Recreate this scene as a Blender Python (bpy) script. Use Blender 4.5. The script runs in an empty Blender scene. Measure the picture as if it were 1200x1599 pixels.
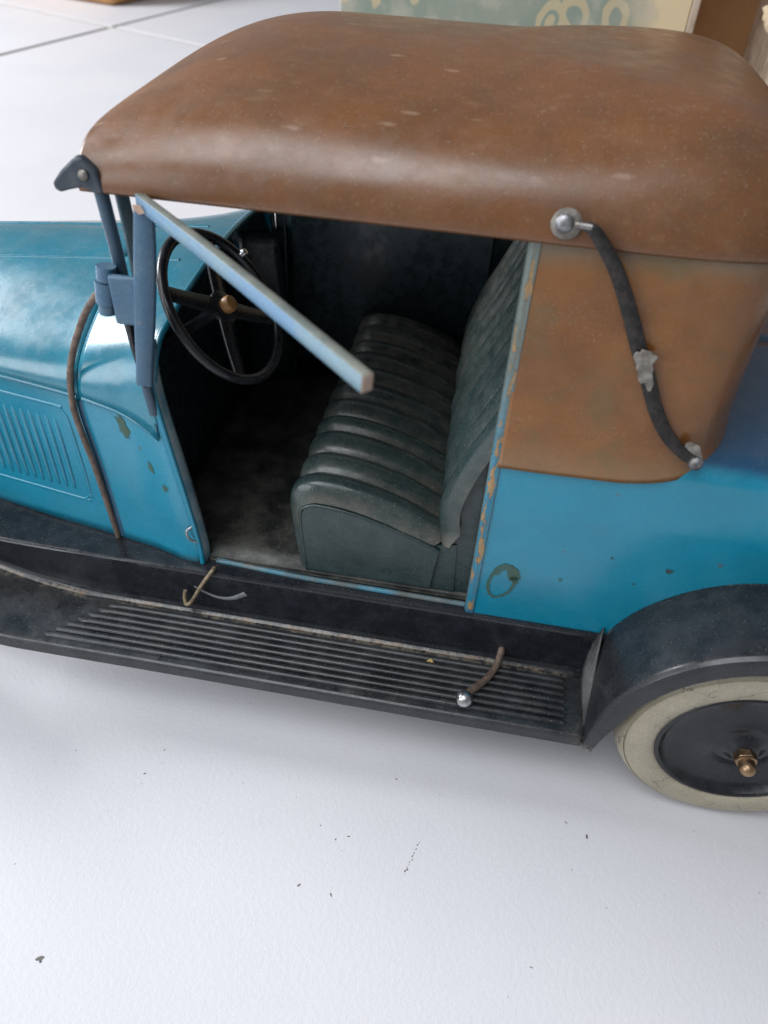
import bpy, bmesh, math, random
import numpy as np
from mathutils import Vector, Matrix
from math import sin, cos, pi, radians, sqrt

random.seed(7)
sc = bpy.context.scene
S = 0.0055            # metres per modelling unit
COL = sc.collection

# ------------------------------------------------------------------ camera
def cam_basis(pitch, yaw, roll):
    p, a, r = map(radians, (pitch, yaw, roll))
    f = Vector((-sin(a)*cos(p), cos(a)*cos(p), -sin(p)))
    r0 = Vector((cos(a), sin(a), 0.0))
    u0 = r0.cross(f)
    return cos(r)*r0 + sin(r)*u0, -sin(r)*r0 + cos(r)*u0, f
RT, UP, FW = cam_basis(42.0, 7.5, 3.5)
cd = bpy.data.cameras.new('camera')
cam = bpy.data.objects.new('camera', cd); COL.objects.link(cam)
M = Matrix((RT, UP, -FW)).transposed().to_4x4()
M.translation = Vector((0, 0, 40.0*S))
cam.matrix_world = M
cd.sensor_fit = 'VERTICAL'; cd.sensor_height = 36.0
cd.lens = 1200.0/1599.0*36.0
cd.clip_start = 0.005; cd.clip_end = 50
cd.dof.use_dof = True
cd.dof.focus_distance = 40.5*S
cd.dof.aperture_fstop = 18.0
sc.camera = cam

# ------------------------------------------------------------------ light
w = bpy.data.worlds.new('World'); sc.world = w; w.use_nodes = True
bg = w.node_tree.nodes['Background']
bg.inputs[0].default_value = (0.93, 0.95, 1.0, 1); bg.inputs[1].default_value = 0.27

def area(name, loc, target, sx, sy, power, color):
    ld = bpy.data.lights.new(name, 'AREA'); ld.shape = 'RECTANGLE'
    ld.size = sx*S; ld.size_y = sy*S; ld.energy = power; ld.color = color
    o = bpy.data.objects.new(name, ld); COL.objects.link(o)
    o.location = Vector(loc)*S
    o.rotation_euler = (Vector(target)-Vector(loc)).to_track_quat('-Z', 'Y').to_euler()
    return o
area('window_light', (-40, -16, 128), (-4, 36, 10), 92, 70, 3.4, (0.93, 0.965, 1.0))
area('side_fill_light', (-128, -66, 66), (-8, 36, 14), 110, 75, 4.3, (0.90, 0.95, 1.0))  # added fill lamp, low on the left, for backrest and wing bar
area('open_doorway_light', (-265, 120, 160), (-75, 140, 0), 110, 90, 29.0, (0.95, 0.97, 1.0))

sc.view_settings.view_transform = 'Standard'
sc.view_settings.look = 'None'
sc.view_settings.exposure = 0.0
sc.view_settings.gamma = 1.0
sc.view_settings.use_curve_mapping = False
sc.render.engine = 'CYCLES'
sc.cycles.use_denoising = True
sc.cycles.max_bounces = 8

# ------------------------------------------------------------------ materials
YC = 39.0               # the car's centre line
class N:
    """tiny node-graph helper; coordinates are in modelling units"""
    def __init__(self, name):
        self.m = bpy.data.materials.new(name); self.m.use_nodes = True
        self.t = self.m.node_tree; self.b = self.t.nodes['Principled BSDF']
        tc = self.t.nodes.new('ShaderNodeTexCoord'); mp = self.t.nodes.new('ShaderNodeMapping')
        mp.inputs['Scale'].default_value = (1/S, 1/S, 1/S)
        self.t.links.new(tc.outputs['Object'], mp.inputs['Vector'])
        self.co = mp.outputs[0]
    def L(self, a, b): self.t.links.new(a, b)
    def put(self, sock, v):
        if isinstance(v, bpy.types.NodeSocket): self.L(v, sock)
        elif isinstance(v, (tuple, list)) and len(v) == 3 and sock.type == 'RGBA': sock.default_value = (*v, 1)
        else: sock.default_value = v
    def stretch(self, sx, sy, sz, rot=(0, 0, 0)):
        mp = self.t.nodes.new('ShaderNodeMapping'); mp.inputs['Scale'].default_value = (sx, sy, sz)
        mp.inputs['Rotation'].default_value = rot
        self.L(self.co, mp.inputs['Vector']); return mp.outputs[0]
    def noise(self, scale, detail=4, rough=0.6, co=None, dist=0.0):
        n = self.t.nodes.new('ShaderNodeTexNoise')
        n.inputs['Scale'].default_value = scale; n.inputs['Detail'].default_value = detail
        n.inputs['Roughness'].default_value = rough; n.inputs['Distortion'].default_value = dist
        self.L(co or self.co, n.inputs['Vector']); return n.outputs['Fac']
    def voro(self, scale, feature='F1', co=None, rnd=1.0):
        n = self.t.nodes.new('ShaderNodeTexVoronoi'); n.feature = feature
        n.inputs['Scale'].default_value = scale; n.inputs['Randomness'].default_value = rnd
        self.L(co or self.co, n.inputs['Vector']); return n
    def ramp(self, v, lo, hi, a=0.0, b=1.0):
        n = self.t.nodes.new('ShaderNodeMapRange'); n.interpolation_type = 'SMOOTHSTEP'
        self.put(n.inputs[0], v)
        n.inputs[1].default_value = lo; n.inputs[2].default_value = hi
        n.inputs[3].default_value = a; n.inputs[4].default_value = b
        return n.outputs[0]
    def math(self, op, a, b=0.0):
        n = self.t.nodes.new('ShaderNodeMath'); n.operation = op
        self.put(n.inputs[0], a); self.put(n.inputs[1], b); return n.outputs[0]
    def mix(self, f, a, b):
        n = self.t.nodes.new('ShaderNodeMix'); n.data_type = 'RGBA'
        self.put(n.inputs[0], f); self.put(n.inputs[6], a); self.put(n.inputs[7], b); return n.outputs[2]
    def mul(self, f, a, b):
        n = self.t.nodes.new('ShaderNodeMix'); n.data_type = 'RGBA'; n.blend_type = 'MULTIPLY'
        self.put(n.inputs[0], f); self.put(n.inputs[6], a); self.put(n.inputs[7], b); return n.outputs[2]
    def sep(self, co=None):
        n = self.t.nodes.new('ShaderNodeSeparateXYZ'); self.L(co or self.co, n.inputs[0]); return n.outputs
    def upness(self):
        g = self.t.nodes.new('ShaderNodeNewGeometry'); return self.sep(g.outputs['Normal'])[2]
    def attr(self, name):
        a = self.t.nodes.new('ShaderNodeAttribute'); a.attribute_name = name; return a.outputs['Fac']
    def bump(self, h, strength=0.2, dist=0.05):
        n = self.t.nodes.new('ShaderNodeBump'); n.inputs['Strength'].default_value = strength
        n.inputs['Distance'].default_value = dist*S; self.put(n.inputs['Height'], h)
        self.L(n.outputs[0], self.b.inputs['Normal'])
    def out(self, color, rough, metal=0.0, spec=0.5, coat=0.0):
        self.put(self.b.inputs['Base Color'], color); self.put(self.b.inputs['Roughness'], rough)
        self.put(self.b.inputs['Metallic'], metal); self.put(self.b.inputs['Specular IOR Level'], spec)
        self.put(self.b.inputs['Coat Weight'], coat); self.b.inputs['Coat Roughness'].default_value = 0.22
        return self.m
    def dust(self, color, amount=0.3, tone=(0.30, 0.28, 0.25), grains=0.5, up=0.5, grit=0.78):
        """settled dust: soft cloudy film on upward faces plus single pale grains"""
        film = self.ramp(self.noise(0.55, 5, 0.65), 0.35, 0.75)
        upf = self.ramp(self.upness(), -0.2, 0.9, 1-up, 1.0)
        c = self.mix(self.math('MULTIPLY', self.math('MULTIPLY', film, upf), amount), color, tone)
        c = self.mul(self.ramp(self.noise(11, 3, 0.7), 0.35, 0.65), c, (grit, grit, grit))
        v = self.voro(4.2); d = self.ramp(v.outputs['Distance'], 0.05, 0.11, 1, 0)
        keep = self.ramp(self.sep(v.outputs['Color'])[0], 0.72, 0.78)
        v2 = self.voro(9.0); d2 = self.ramp(v2.outputs['Distance'], 0.08, 0.18, 1, 0)
        keep2 = self.ramp(self.sep(v2.outputs['Color'])[1], 0.62, 0.72)
        g = self.math('MAXIMUM', self.math('MULTIPLY', d, keep), self.math('MULTIPLY', d2, keep2))
        return self.mix(self.math('MULTIPLY', self.math('MULTIPLY', g, upf), grains), c, (0.50, 0.49, 0.46))

def m_teal(name, base, dark, dust, grains=0.4, fade=None):
    n = N(name)
    c = n.mix(n.ramp(n.noise(0.22, 3), 0.35, 0.7), base, dark)
    if fade:   # deck shade put into the colour: darkens to navy over the shoulder
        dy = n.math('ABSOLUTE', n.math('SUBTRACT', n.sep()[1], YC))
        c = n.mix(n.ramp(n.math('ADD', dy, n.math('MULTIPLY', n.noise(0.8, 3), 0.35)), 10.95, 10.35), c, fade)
    # worn pits through the enamel: few, irregular, brown
    v = n.voro(0.55); pit = n.math('MULTIPLY', n.ramp(n.math('ADD', v.outputs['Distance'], n.math('MULTIPLY', n.noise(5, 3), 0.12)), 0.10, 0.16, 1, 0),
                                   n.ramp(n.sep(v.outputs['Color'])[0], 0.80, 0.84))
    c = n.mix(n.math('MULTIPLY', pit, 0.6), c, (0.10, 0.085, 0.05))
    c = n.dust(c, dust, (0.24, 0.25, 0.24), grains, up=0.75, grit=0.90)
    r = n.ramp(n.noise(1.2, 5), 0.3, 0.7, 0.20, 0.32)
    n.bump(n.noise(3.0, 4), 0.08, 0.06)
    return n.out(c, r, 0, 0.5, 0.5)
TEAL = m_teal('teal_enamel', (0.002, 0.228, 0.352), (0.003, 0.202, 0.312), 0.08)
TEAL_HOOD = m_teal('teal_enamel_dusty', (0.003, 0.170, 0.255), (0.004, 0.140, 0.205), 0.16, 0.7)

def m_black(name, base=(0.012, 0.014, 0.018), rough=(0.25, 0.45), dust=0.25, grains=0.5, tone=(0.16, 0.155, 0.145), use_attr=False, rust=False):
    n = N(name)
    c = n.mix(n.ramp(n.noise(0.8, 4), 0.4, 0.7), base, tuple(b*1.7 for b in base))
    c = n.dust(c, dust, tone, grains, up=0.7)
    if use_attr:
        a = n.attr('dirt'); k = n.ramp(n.math('MULTIPLY', n.math('MULTIPLY', a, n.ramp(n.noise(3.5, 6, 0.7), 0.3, 0.62)), n.ramp(n.noise(0.45, 3), 0.36, 0.60, 0.25, 1.0)), 0.12, 0.50, 0.0, 0.85)
        c = n.mix(k, c, n.mix(n.ramp(n.noise(1.1, 3), 0.4, 0.6), (0.17, 0.145, 0.115), (0.15, 0.09, 0.05)) if rust else (0.16, 0.14, 0.11))
    r = n.ramp(n.noise(1.6, 5), 0.3, 0.7, *rough)
    n.bump(n.noise(5.0, 5, 0.6), 0.06, 0.05)
    return n.out(c, r, 0, 0.5)
BLACK = m_black('black_enamel', base=(0.010, 0.0115, 0.015), rough=(0.16, 0.30), rust=True, use_attr=True, dust=0.12, tone=(0.13, 0.135, 0.14))
BLACK_BOARD = m_black('black_enamel_board', base=(0.013, 0.0145, 0.017), rough=(0.22, 0.38), dust=0.24, grains=0.6, tone=(0.15, 0.15, 0.145), use_attr=True)
BLACK_CLEAN = m_black('black_enamel_clean', base=(0.008, 0.009, 0.012), rough=(0.22, 0.36), dust=0.10, grains=0.25)
BLACK_FENDER = m_black('black_enamel_fender', base=(0.015, 0.016, 0.019), rough=(0.22, 0.36), dust=0.12, grains=0.5, tone=(0.15, 0.15, 0.15), use_attr=True)
INNER = m_black('black_interior', base=(0.011, 0.021, 0.025), rough=(0.20, 0.38), dust=0.20, grains=0.4, tone=(0.06, 0.085, 0.09))
FLOORPAN = m_black('black_floor_pan', base=(0.012, 0.0125, 0.012), rough=(0.4, 0.6), dust=0.75, grains=0.7, tone=(0.12, 0.12, 0.10))

def m_seat():
    n = N('dark_green_seat_enamel')
    c = n.mix(n.ramp(n.noise(0.5, 3), 0.35, 0.7), (0.017, 0.035, 0.036), (0.025, 0.046, 0.046))
    far = n.ramp(n.sep()[1], 33, 49)
    a = n.attr('dirt')
    k = n.math('MULTIPLY', n.math('ADD', n.math('MULTIPLY', a, 0.75), n.math('MULTIPLY', far, 0.38)), n.ramp(n.noise(0.9, 6, 0.7), 0.3, 0.65))
    c = n.mix(n.math('MULTIPLY', k, 0.80), c, (0.19, 0.162, 0.125))
    c = n.dust(c, 0.13, (0.19, 0.185, 0.165), 0.85, up=0.6)
    v = n.voro(16.0); g = n.math('MULTIPLY', n.ramp(v.outputs['Distance'], 0.1, 0.25, 1, 0), n.ramp(n.sep(v.outputs['Color'])[2], 0.55, 0.75))
    c = n.mix(n.math('MULTIPLY', g, 0.45), c, (0.30, 0.29, 0.26))
    n.bump(n.noise(4, 5), 0.12, 0.06)
    return n.out(c, n.ramp(n.noise(1.4, 5), 0.3, 0.7, 0.22, 0.40), 0, 0.6)
SEAT = m_seat()

def m_roof():
    n = N('brown_roof_lacquer')
    c = n.mix(n.ramp(n.noise(0.28, 5, 0.6), 0.35, 0.68), (0.165, 0.062, 0.017), (0.125, 0.050, 0.016))
    # rubbed darker patches and milky wiped dust, drawn out along the car
    c = n.mix(n.math('MULTIPLY', n.ramp(n.noise(0.35, 6, 0.7, dist=0.6), 0.48, 0.68), 0.32), c, (0.085, 0.047, 0.027))
    st = n.stretch(0.5, 1.4, 1.0, (0, 0, 0.35))
    c = n.mix(n.math('MULTIPLY', n.ramp(n.noise(0.9, 6, 0.72, st), 0.55, 0.76), 0.26), c, (0.27, 0.17, 0.10))
    sc2 = n.stretch(1.0, 3.6, 1.0, (0, 0, -0.5))
    v = n.voro(0.5, co=sc2); sm = n.math('MULTIPLY', n.ramp(n.math('ADD', v.outputs['Distance'], n.math('MULTIPLY', n.noise(3, 3), 0.3)), 0.22, 0.38, 1, 0), n.ramp(n.sep(v.outputs['Color'])[0], 0.72, 0.8))
    c = n.mix(n.math('MULTIPLY', sm, 0.32), c, (0.42, 0.30, 0.21))
    c = n.mix(n.math('MULTIPLY', n.ramp(n.noise(5.5, 4, 0.7), 0.58, 0.68), 0.34), c, (0.28, 0.19, 0.12))
    c = n.mix(n.math('MULTIPLY', n.ramp(n.noise(3.1, 5, 0.75), 0.60, 0.72), 0.35), c, (0.07, 0.040, 0.025))
    c = n.dust(c, 0.08, (0.24, 0.18, 0.135), 0.5, up=0.6, grit=0.84)
    n.bump(n.math('ADD', n.noise(2.2, 6, 0.7), n.math('MULTIPLY', n.noise(14, 2), 0.35)), 0.07, 0.06)
    return n.out(c, n.ramp(n.noise(0.8, 5), 0.3, 0.7, 0.27, 0.42), 0, 0.75, 0.0)
ROOF = m_roof()

def m_tan():
    n = N('ochre_hood_lacquer')
    c = n.mix(n.ramp(n.noise(0.35, 4), 0.35, 0.7), (0.225, 0.088, 0.017), (0.170, 0.064, 0.014))
    z = n.sep()[2]; x = n.sep()[0]
    # darker grey-green towards the upper edge and a faint olive smear
    c = n.mix(n.math('MULTIPLY', n.ramp(n.math('ADD', z, n.math('MULTIPLY', n.noise(0.5, 3), 2.2)), 28.6, 30.2), 0.6), c, (0.13, 0.14, 0.105))
    c = n.mix(n.math('MULTIPLY', n.ramp(n.noise(0.45, 4, dist=0.5), 0.52, 0.66), 0.50), c, (0.12, 0.085, 0.028))
    c = n.mix(n.math('MULTIPLY', n.ramp(z, 20.6, 18.6), 0.35), c, (0.30, 0.19, 0.10))
    c = n.mix(n.math('MULTIPLY', n.ramp(x, 7.5, 11.5), 0.35), c, (0.26, 0.125, 0.06))
    c = n.dust(c, 0.10, (0.34, 0.25, 0.17), 0.65, up=0.25, grit=0.90)
    n.bump(n.noise(0.9, 3), 0.10, 0.12)
    return n.out(c, n.ramp(n.noise(0.9, 4), 0.3, 0.7, 0.22, 0.34), 0, 0.5, 0.15)
TAN = m_tan()

def m_jamb():
    n = N('chipped_jamb_enamel')
    z = n.sep()[2]; e = n.attr('dirt')
    c = n.mix(n.ramp(n.noise(0.5, 4), 0.35, 0.65), (0.075, 0.105, 0.105), (0.12, 0.15, 0.14))
    c = n.mix(n.ramp(e, 0.45, 0.75), c, n.mix(n.ramp(z, 17, 25), (0.012, 0.19, 0.30), (0.15, 0.18, 0.16)))
    st = n.stretch(2.6, 2.6, 0.55)
    prox = n.ramp(e, 0.35, 0.9)
    k = n.ramp(n.math('ADD', n.noise(1.3, 7, 0.72, st), n.math('ADD', n.math('MULTIPLY', prox, 0.13), n.math('MULTIPLY', n.math('MULTIPLY', n.ramp(z, 27, 20), n.ramp(z, 8.5, 13)), 0.06))), 0.68, 0.71)
    c = n.mix(k, c, n.mix(n.noise(3, 4), (0.40, 0.22, 0.075), (0.30, 0.20, 0.10)))
    c = n.dust(c, 0.2, (0.3, 0.3, 0.28), 0.5, up=0.2)
    n.bump(n.math('SUBTRACT', 1.0, k), 0.6, 0.06)
    return n.out(c, 0.40, 0, 0.5)
JAMB = m_jamb()

def m_frame(name, g=1.0):
    n = N(name)
    c = n.mix(n.ramp(n.noise(0.7, 4), 0.35, 0.7), (0.045*g, 0.115*g, 0.20*g), (0.065*g, 0.140*g, 0.21*g))
    k = n.ramp(n.noise(1.4, 6, 0.7), 0.66, 0.70)
    c = n.mix(k, c, (0.35, 0.20, 0.11))
    c = n.dust(c, 0.30, (0.28, 0.29, 0.27), 0.5, up=0.8)
    n.bump(n.noise(3, 5), 0.15, 0.05)
    return n.out(c, 0.38, 0, 0.5)
FRAME = m_frame('slate_blue_frame_enamel')
FRAME_D = m_frame('dark_blue_frame_enamel', 0.55)

def m_plain(name, a, b, scale, rough, metal=0.0, bump=0.15, dust=0.0, grains=0.0, spec=0.5):
    n = N(name)
    c = n.mix(n.ramp(n.noise(scale, 5, 0.65), 0.35, 0.68), a, b)
    if dust or grains: c = n.dust(c, dust, (0.3, 0.27, 0.23), grains)
    n.bump(n.noise(scale*3, 4), bump, 0.05)
    return n.out(c, n.ramp(n.noise(scale*1.7, 3), 0.3, 0.7, rough*0.8, min(1, rough*1.25)), metal, spec)
STEEL = m_plain('dull_steel', (0.52, 0.53, 0.55), (0.30, 0.29, 0.27), 2.2, 0.30, 1.0)
STEEL_DULL = m_plain('worn_zinc', (0.36, 0.36, 0.38), (0.16, 0.15, 0.145), 2.4, 0.50, 1.0, 0.3)
STEEL_DARK = m_plain('tarnished_steel', (0.30, 0.29, 0.28), (0.13, 0.11, 0.09), 2.0, 0.42, 1.0)
BRASS = m_plain('tarnished_brass', (0.42, 0.28, 0.16), (0.22, 0.145, 0.095), 2.4, 0.36, 1.0)
WOODKNOB = m_plain('ochre_knob_lacquer', (0.34, 0.17, 0.055), (0.25, 0.12, 0.04), 1.5, 0.4)
RUSTWIRE = m_plain('rusty_wire', (0.085, 0.055, 0.042), (0.17, 0.12, 0.09), 2.6, 0.6, 0.0, 0.5)
PALEWIRE = m_plain('aged_wire', (0.30, 0.24, 0.15), (0.13, 0.09, 0.06), 3.0, 0.5, 0.2)
LEATHER = m_plain('cracked_black_leather', (0.006, 0.0055, 0.0055), (0.034, 0.025, 0.021), 2.2, 0.40, 0, 1.0, 0.0, 0.2)
TYRE = None
def m_tyre():
    n = N('cream_tyre_enamel')
    c = n.mix(n.ramp(n.noise(0.5, 4), 0.35, 0.7), (0.42, 0.375, 0.275), (0.36, 0.32, 0.235))
    v = n.voro(1.1); pit = n.math('MULTIPLY', n.ramp(n.math('ADD', v.outputs['Distance'], n.math('MULTIPLY', n.noise(5, 3), 0.10)), 0.09, 0.14, 1, 0), n.ramp(n.sep(v.outputs['Color'])[0], 0.66, 0.7))
    c = n.mix(n.math('MULTIPLY', pit, 0.7), c, (0.10, 0.08, 0.05))
    # hairline cracks running round the tyre
    ck = n.math('MULTIPLY', n.ramp(n.math('ABSOLUTE', n.math('SUBTRACT', n.noise(0.55, 3, 0.5), 0.52)), 0.0, 0.010, 1, 0), n.ramp(n.noise(0.5, 2), 0.50, 0.56))
    c = n.mix(n.math('MULTIPLY', ck, 0.8), c, (0.04, 0.035, 0.03))
    c = n.dust(c, 0.12, (0.25, 0.24, 0.22), 0.15)
    n.bump(n.noise(3, 4), 0.1, 0.05)
    return n.out(c, 0.40, 0, 0.5)
TYRE = m_tyre()
GREYMARK = m_plain('grey_scratch', (0.22, 0.23, 0.24), (0.15, 0.155, 0.16), 2.0, 0.6)
OLIVE = m_plain('olive_decal_residue', (0.045, 0.085, 0.050), (0.035, 0.115, 0.115), 1.6, 0.45)
FLAKE = m_plain('grey_paint_flake', (0.26, 0.24, 0.21), (0.12, 0.105, 0.09), 2.4, 0.7, 0, 0.6)

def m_tile():
    n = N('white_textured_floor_tile')
    c = n.mix(n.ramp(n.noise(0.05, 4), 0.35, 0.7), (0.645, 0.635, 0.66), (0.615, 0.61, 0.64))
    v = n.voro(0.55); d = n.math('MULTIPLY', n.ramp(n.math('ADD', v.outputs['Distance'], n.math('MULTIPLY', n.noise(9, 3), 0.05)), 0.045, 0.07, 1, 0), n.ramp(n.sep(v.outputs['Color'])[0], 0.75, 0.8))
    c = n.mix(n.math('MULTIPLY', d, 0.45), c, (0.25, 0.24, 0.23))
    c = n.mix(n.math('MULTIPLY', n.ramp(n.noise(0.35, 5, 0.7), 0.52, 0.75), 0.16), c, (0.58, 0.56, 0.56))
    c = n.mix(n.math('MULTIPLY', n.ramp(n.noise(0.12, 5, 0.6), 0.45, 0.70), 0.22), c, (0.62, 0.63, 0.67))
    n.bump(n.math('ADD', n.noise(3.6, 4, 0.55), n.math('MULTIPLY', n.noise(9.0, 3, 0.6), 0.6)), 0.14, 0.16)
    return n.out(c, 0.55, 0, 0.35)
TILE = m_tile()
GROUT = m_plain('tile_grout', (0.50, 0.47, 0.42), (0.40, 0.38, 0.35), 1.0, 0.9)

# ------------------------------------------------------------------ mesh helpers
def finish(o, mat, parent, sharp=38):
    me = o.data
    if mat: me.materials.append(mat)
    bm = bmesh.new(); bm.from_mesh(me)
    for f in bm.faces: f.smooth = True
    lim = radians(sharp)
    for e in bm.edges:
        if len(e.link_faces) == 2 and e.calc_face_angle(0) > lim: e.smooth = False
    bm.to_mesh(me); bm.free()
    COL.objects.link(o)
    if parent is not None:
        o.parent = parent; o.matrix_parent_inverse = parent_world(parent).inverted()
    return o
def parent_world(p):
    m = Matrix.Translation(p.location) @ p.rotation_euler.to_matrix().to_4x4()
    return (parent_world(p.parent) @ p.matrix_parent_inverse @ m) if p.parent else m
def mesh(name, verts, faces, mat, parent=None, sharp=38, recalc=True, dirt=None, loc=None, merge=False):
    """verts in modelling units; loc (units) moves the object's origin"""
    me = bpy.data.meshes.new(name)
    me.from_pydata([Vector(v)*S for v in verts], [], faces)
    if dirt is not None:
        a = me.attributes.new('dirt', 'FLOAT', 'POINT'); a.data.foreach_set('value', np.array(dirt, dtype=np.float32))
    if recalc:
        bm = bmesh.new(); bm.from_mesh(me)
        if merge: bmesh.ops.remove_doubles(bm, verts=bm.verts, dist=0.002*S); bmesh.ops.dissolve_degenerate(bm, edges=bm.edges, dist=0.001*S)
        bmesh.ops.recalc_face_normals(bm, faces=bm.faces); bm.to_mesh(me); bm.free()
    o = bpy.data.objects.new(name, me)
    if loc is not None: o.location = Vector(loc)*S
    return finish(o, mat, parent, sharp)
def grid(name, fn, nu, nv, mat, parent=None, thick=0.0, dirt=None, off=0, closed=False, sharp=38):
    vs = []; ds = []
    for i in range(nu):
        u = i/(nu if closed else nu-1)
        for j in range(nv):
            v = j/(nv-1); vs.append(fn(u, v))
            if dirt: ds.append(dirt(u, v))
    fs = []
    for i in range(nu if closed else nu-1):
        for j in range(nv-1):
            a = i*nv+j; b = ((i+1) % nu)*nv+j
            fs.append((a, b, b+1, a+1))
    o = mesh(name, vs, fs, mat, parent, sharp, dirt=ds if dirt else None)
    if thick:
        m = o.modifiers.new('Solidify', 'SOLIDIFY'); m.thickness = thick*S; m.offset = off
    return o
def crom(pts, n=8):
    P = [Vector(p) for p in pts]; P = [P[0]*2-P[1]] + P + [P[-1]*2-P[-2]]
    out = []
    for i in range(1, len(P)-2):
        for k in range(n):
            t = k/n
            out.append(0.5*((2*P[i]) + (P[i+1]-P[i-1])*t + (2*P[i-1]-5*P[i]+4*P[i+1]-P[i+2])*t*t + (3*P[i]-P[i-1]-3*P[i+1]+P[i+2])*t**3))
    out.append(P[-2]); return out
def interp(x, xs, ys):
    return float(np.interp(x, xs, ys))
def tube(name, pts, r, mat, parent=None, seg=10, smooth=8, jitter=0.0, flat=1.0):
    P = crom(pts, smooth) if smooth else [Vector(p) for p in pts]
    rs = r if callable(r) else (lambda t: r)
    vs = []; n = len(P); up = Vector((0.0, 0.13, 1.0)).normalized()
    side = None
    for i, p in enumerate(P):
        t = (P[min(i+1, n-1)]-P[max(i-1, 0)]).normalized()
        if side is None: side = t.cross(up if abs(t.dot(up)) < 0.9 else Vector((0, 1, 0))).normalized()
        side = (side - t*side.dot(t)).normalized(); nn = side.cross(t)
        rr = rs(i/(n-1))*(1+random.uniform(-jitter, jitter))
        for k in range(seg):
            a = 2*pi*k/seg; vs.append(p + side*cos(a)*rr + nn*sin(a)*rr*flat)
    fs = [(i*seg+k, i*seg+(k+1) % seg, (i+1)*seg+(k+1) % seg, (i+1)*seg+k) for i in range(n-1) for k in range(seg)]
    fs += [tuple(range(seg))[::-1], tuple((n-1)*seg+k for k in range(seg))]
    return mesh(name, vs, fs, mat, parent, 50)
def lathe(name, prof, c, axis, mat, parent=None, seg=48, dirt=None, sharp=38):
    """prof: (radius, distance along axis) pairs"""
    c = Vector(c); ax = Vector(axis).normalized()
    e1 = ax.orthogonal().normalized(); e2 = ax.cross(e1)
    vs = []; fs = []; m = len(prof)
    for k in range(seg):
        a = 2*pi*k/seg; d = e1*cos(a)+e2*sin(a)
        for r, h in prof: vs.append(c + d*max(r, 1e-4) + ax*h)
    for k in range(seg):
        for j in range(m-1):
            a = k*m+j; b = ((k+1) % seg)*m+j
            fs.append((a, b, b+1, a+1))
    o = mesh(name, vs, fs, mat, parent, sharp)
    return o
def ribbon(name, pts, width, thick, wdir, mat, parent=None, smooth=8, bev=0.45):
    """flat strip along pts; wdir = function(t)->width direction"""
    P = crom(pts, smooth) if smooth else [Vector(p) for p in pts]
    n = len(P); vs = []
    for i, p in enumerate(P):
        t = (P[min(i+1, n-1)]-P[max(i-1, 0)]).normalized()
        nn = Vector(wdir); nn = (nn-t*nn.dot(t)).normalized(); wv = t.cross(nn)
        h = (width(i/(n-1)) if callable(width) else width)/2; k = thick/2; b = min(h, k)*bev
        for (q, s) in ((-h+b, -k), (h-b, -k), (h, -k+b), (h, k-b), (h-b, k), (-h+b, k), (-h, k-b), (-h, -k+b)):
            vs.append(p + wv*q + nn*s)
    g = 8
    fs = [(i*g+k, i*g+(k+1) % g, (i+1)*g+(k+1) % g, (i+1)*g+k) for i in range(n-1) for k in range(g)]
    fs += [tuple(range(g))[::-1], tuple((n-1)*g+k for k in range(g))]
    return mesh(name, vs, fs, mat, parent, 50)
def prism(name, outline, d, depth, mat, parent=None, bevel=0.0, sharp=30):
    """outline: 3-D points, extruded by vector d*depth"""
    d = Vector(d)*depth; n = len(outline)
    vs = [Vector(p) for p in outline] + [Vector(p)+d for p in outline]
    fs = [tuple(range(n))[::-1], tuple(range(n, 2*n))] + [(k, (k+1) % n, n+(k+1) % n, n+k) for k in range(n)]
    o = mesh(name, vs, fs, mat, parent, sharp)
    if bevel:
        m = o.modifiers.new('Bevel', 'BEVEL'); m.width = bevel*S; m.segments = 3; m.limit_method = 'ANGLE'
    return o
def boxm(name, lo, hi, mat, parent=None, bevel=0.05):
    x0, y0, z0 = lo; x1, y1, z1 = hi
    return prism(name, [(x0, y0, z0), (x1, y0, z0), (x1, y1, z0), (x0, y1, z0)], (0, 0, 1), z1-z0, mat, parent, bevel)
def empty(name, loc, label=None, cat=None):
    o = bpy.data.objects.new(name, None); o.empty_display_size = 0.02; COL.objects.link(o)
    o.location = Vector(loc)*S
    if label: o['label'] = label; o['category'] = cat
    return o
def tag(o, label, cat, group=None):
    o['label'] = label; o['category'] = cat
    if group: o['group'] = group
    return o
def dup(o, loc, parent):
    c = o.copy(); COL.objects.link(c); c.parent = parent
    c.matrix_parent_inverse = parent_world(parent).inverted(); c.location = Vector(loc)*S
    return c

# ------------------------------------------------------------------ setting: tiled floor
def fl(name, o_): o_['kind'] = 'structure'; return o_
floor = mesh('floor', [(-700, -500, -0.35), (700, -500, -0.35), (700, 900, -0.35), (-700, 900, -0.35)], [(0, 1, 2, 3)], GROUT)
floor['kind'] = 'structure'; floor['label'] = 'white tiled floor the toy car stands on'
P0 = Vector((-99.3, 200.8, 0)); D1 = Vector((0.242, 0.970, 0)).normalized(); D2 = Vector((0.925, -0.38, 0)).normalized()
TS = 250.0; G = 0.8
for i in (-2, -1, 0, 1):
    for j in (-2, -1, 0, 1):
        a = P0 + D2*(i*TS) + D1*(j*TS)
        c4 = [a + D2*G + D1*G, a + D2*(TS-G) + D1*G, a + D2*(TS-G) + D1*(TS-G), a + D2*G + D1*(TS-G)]
        prism('tile', [(p.x, p.y, -0.35) for p in c4], (0, 0, 1), 0.35, TILE, floor, 0.12)

# ------------------------------------------------------------------ the toy car
car = empty('toy_car', (0, YC, 0), 'antique teal and black tin toy car with brown roof and ribbed seat', 'toy car')

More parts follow.
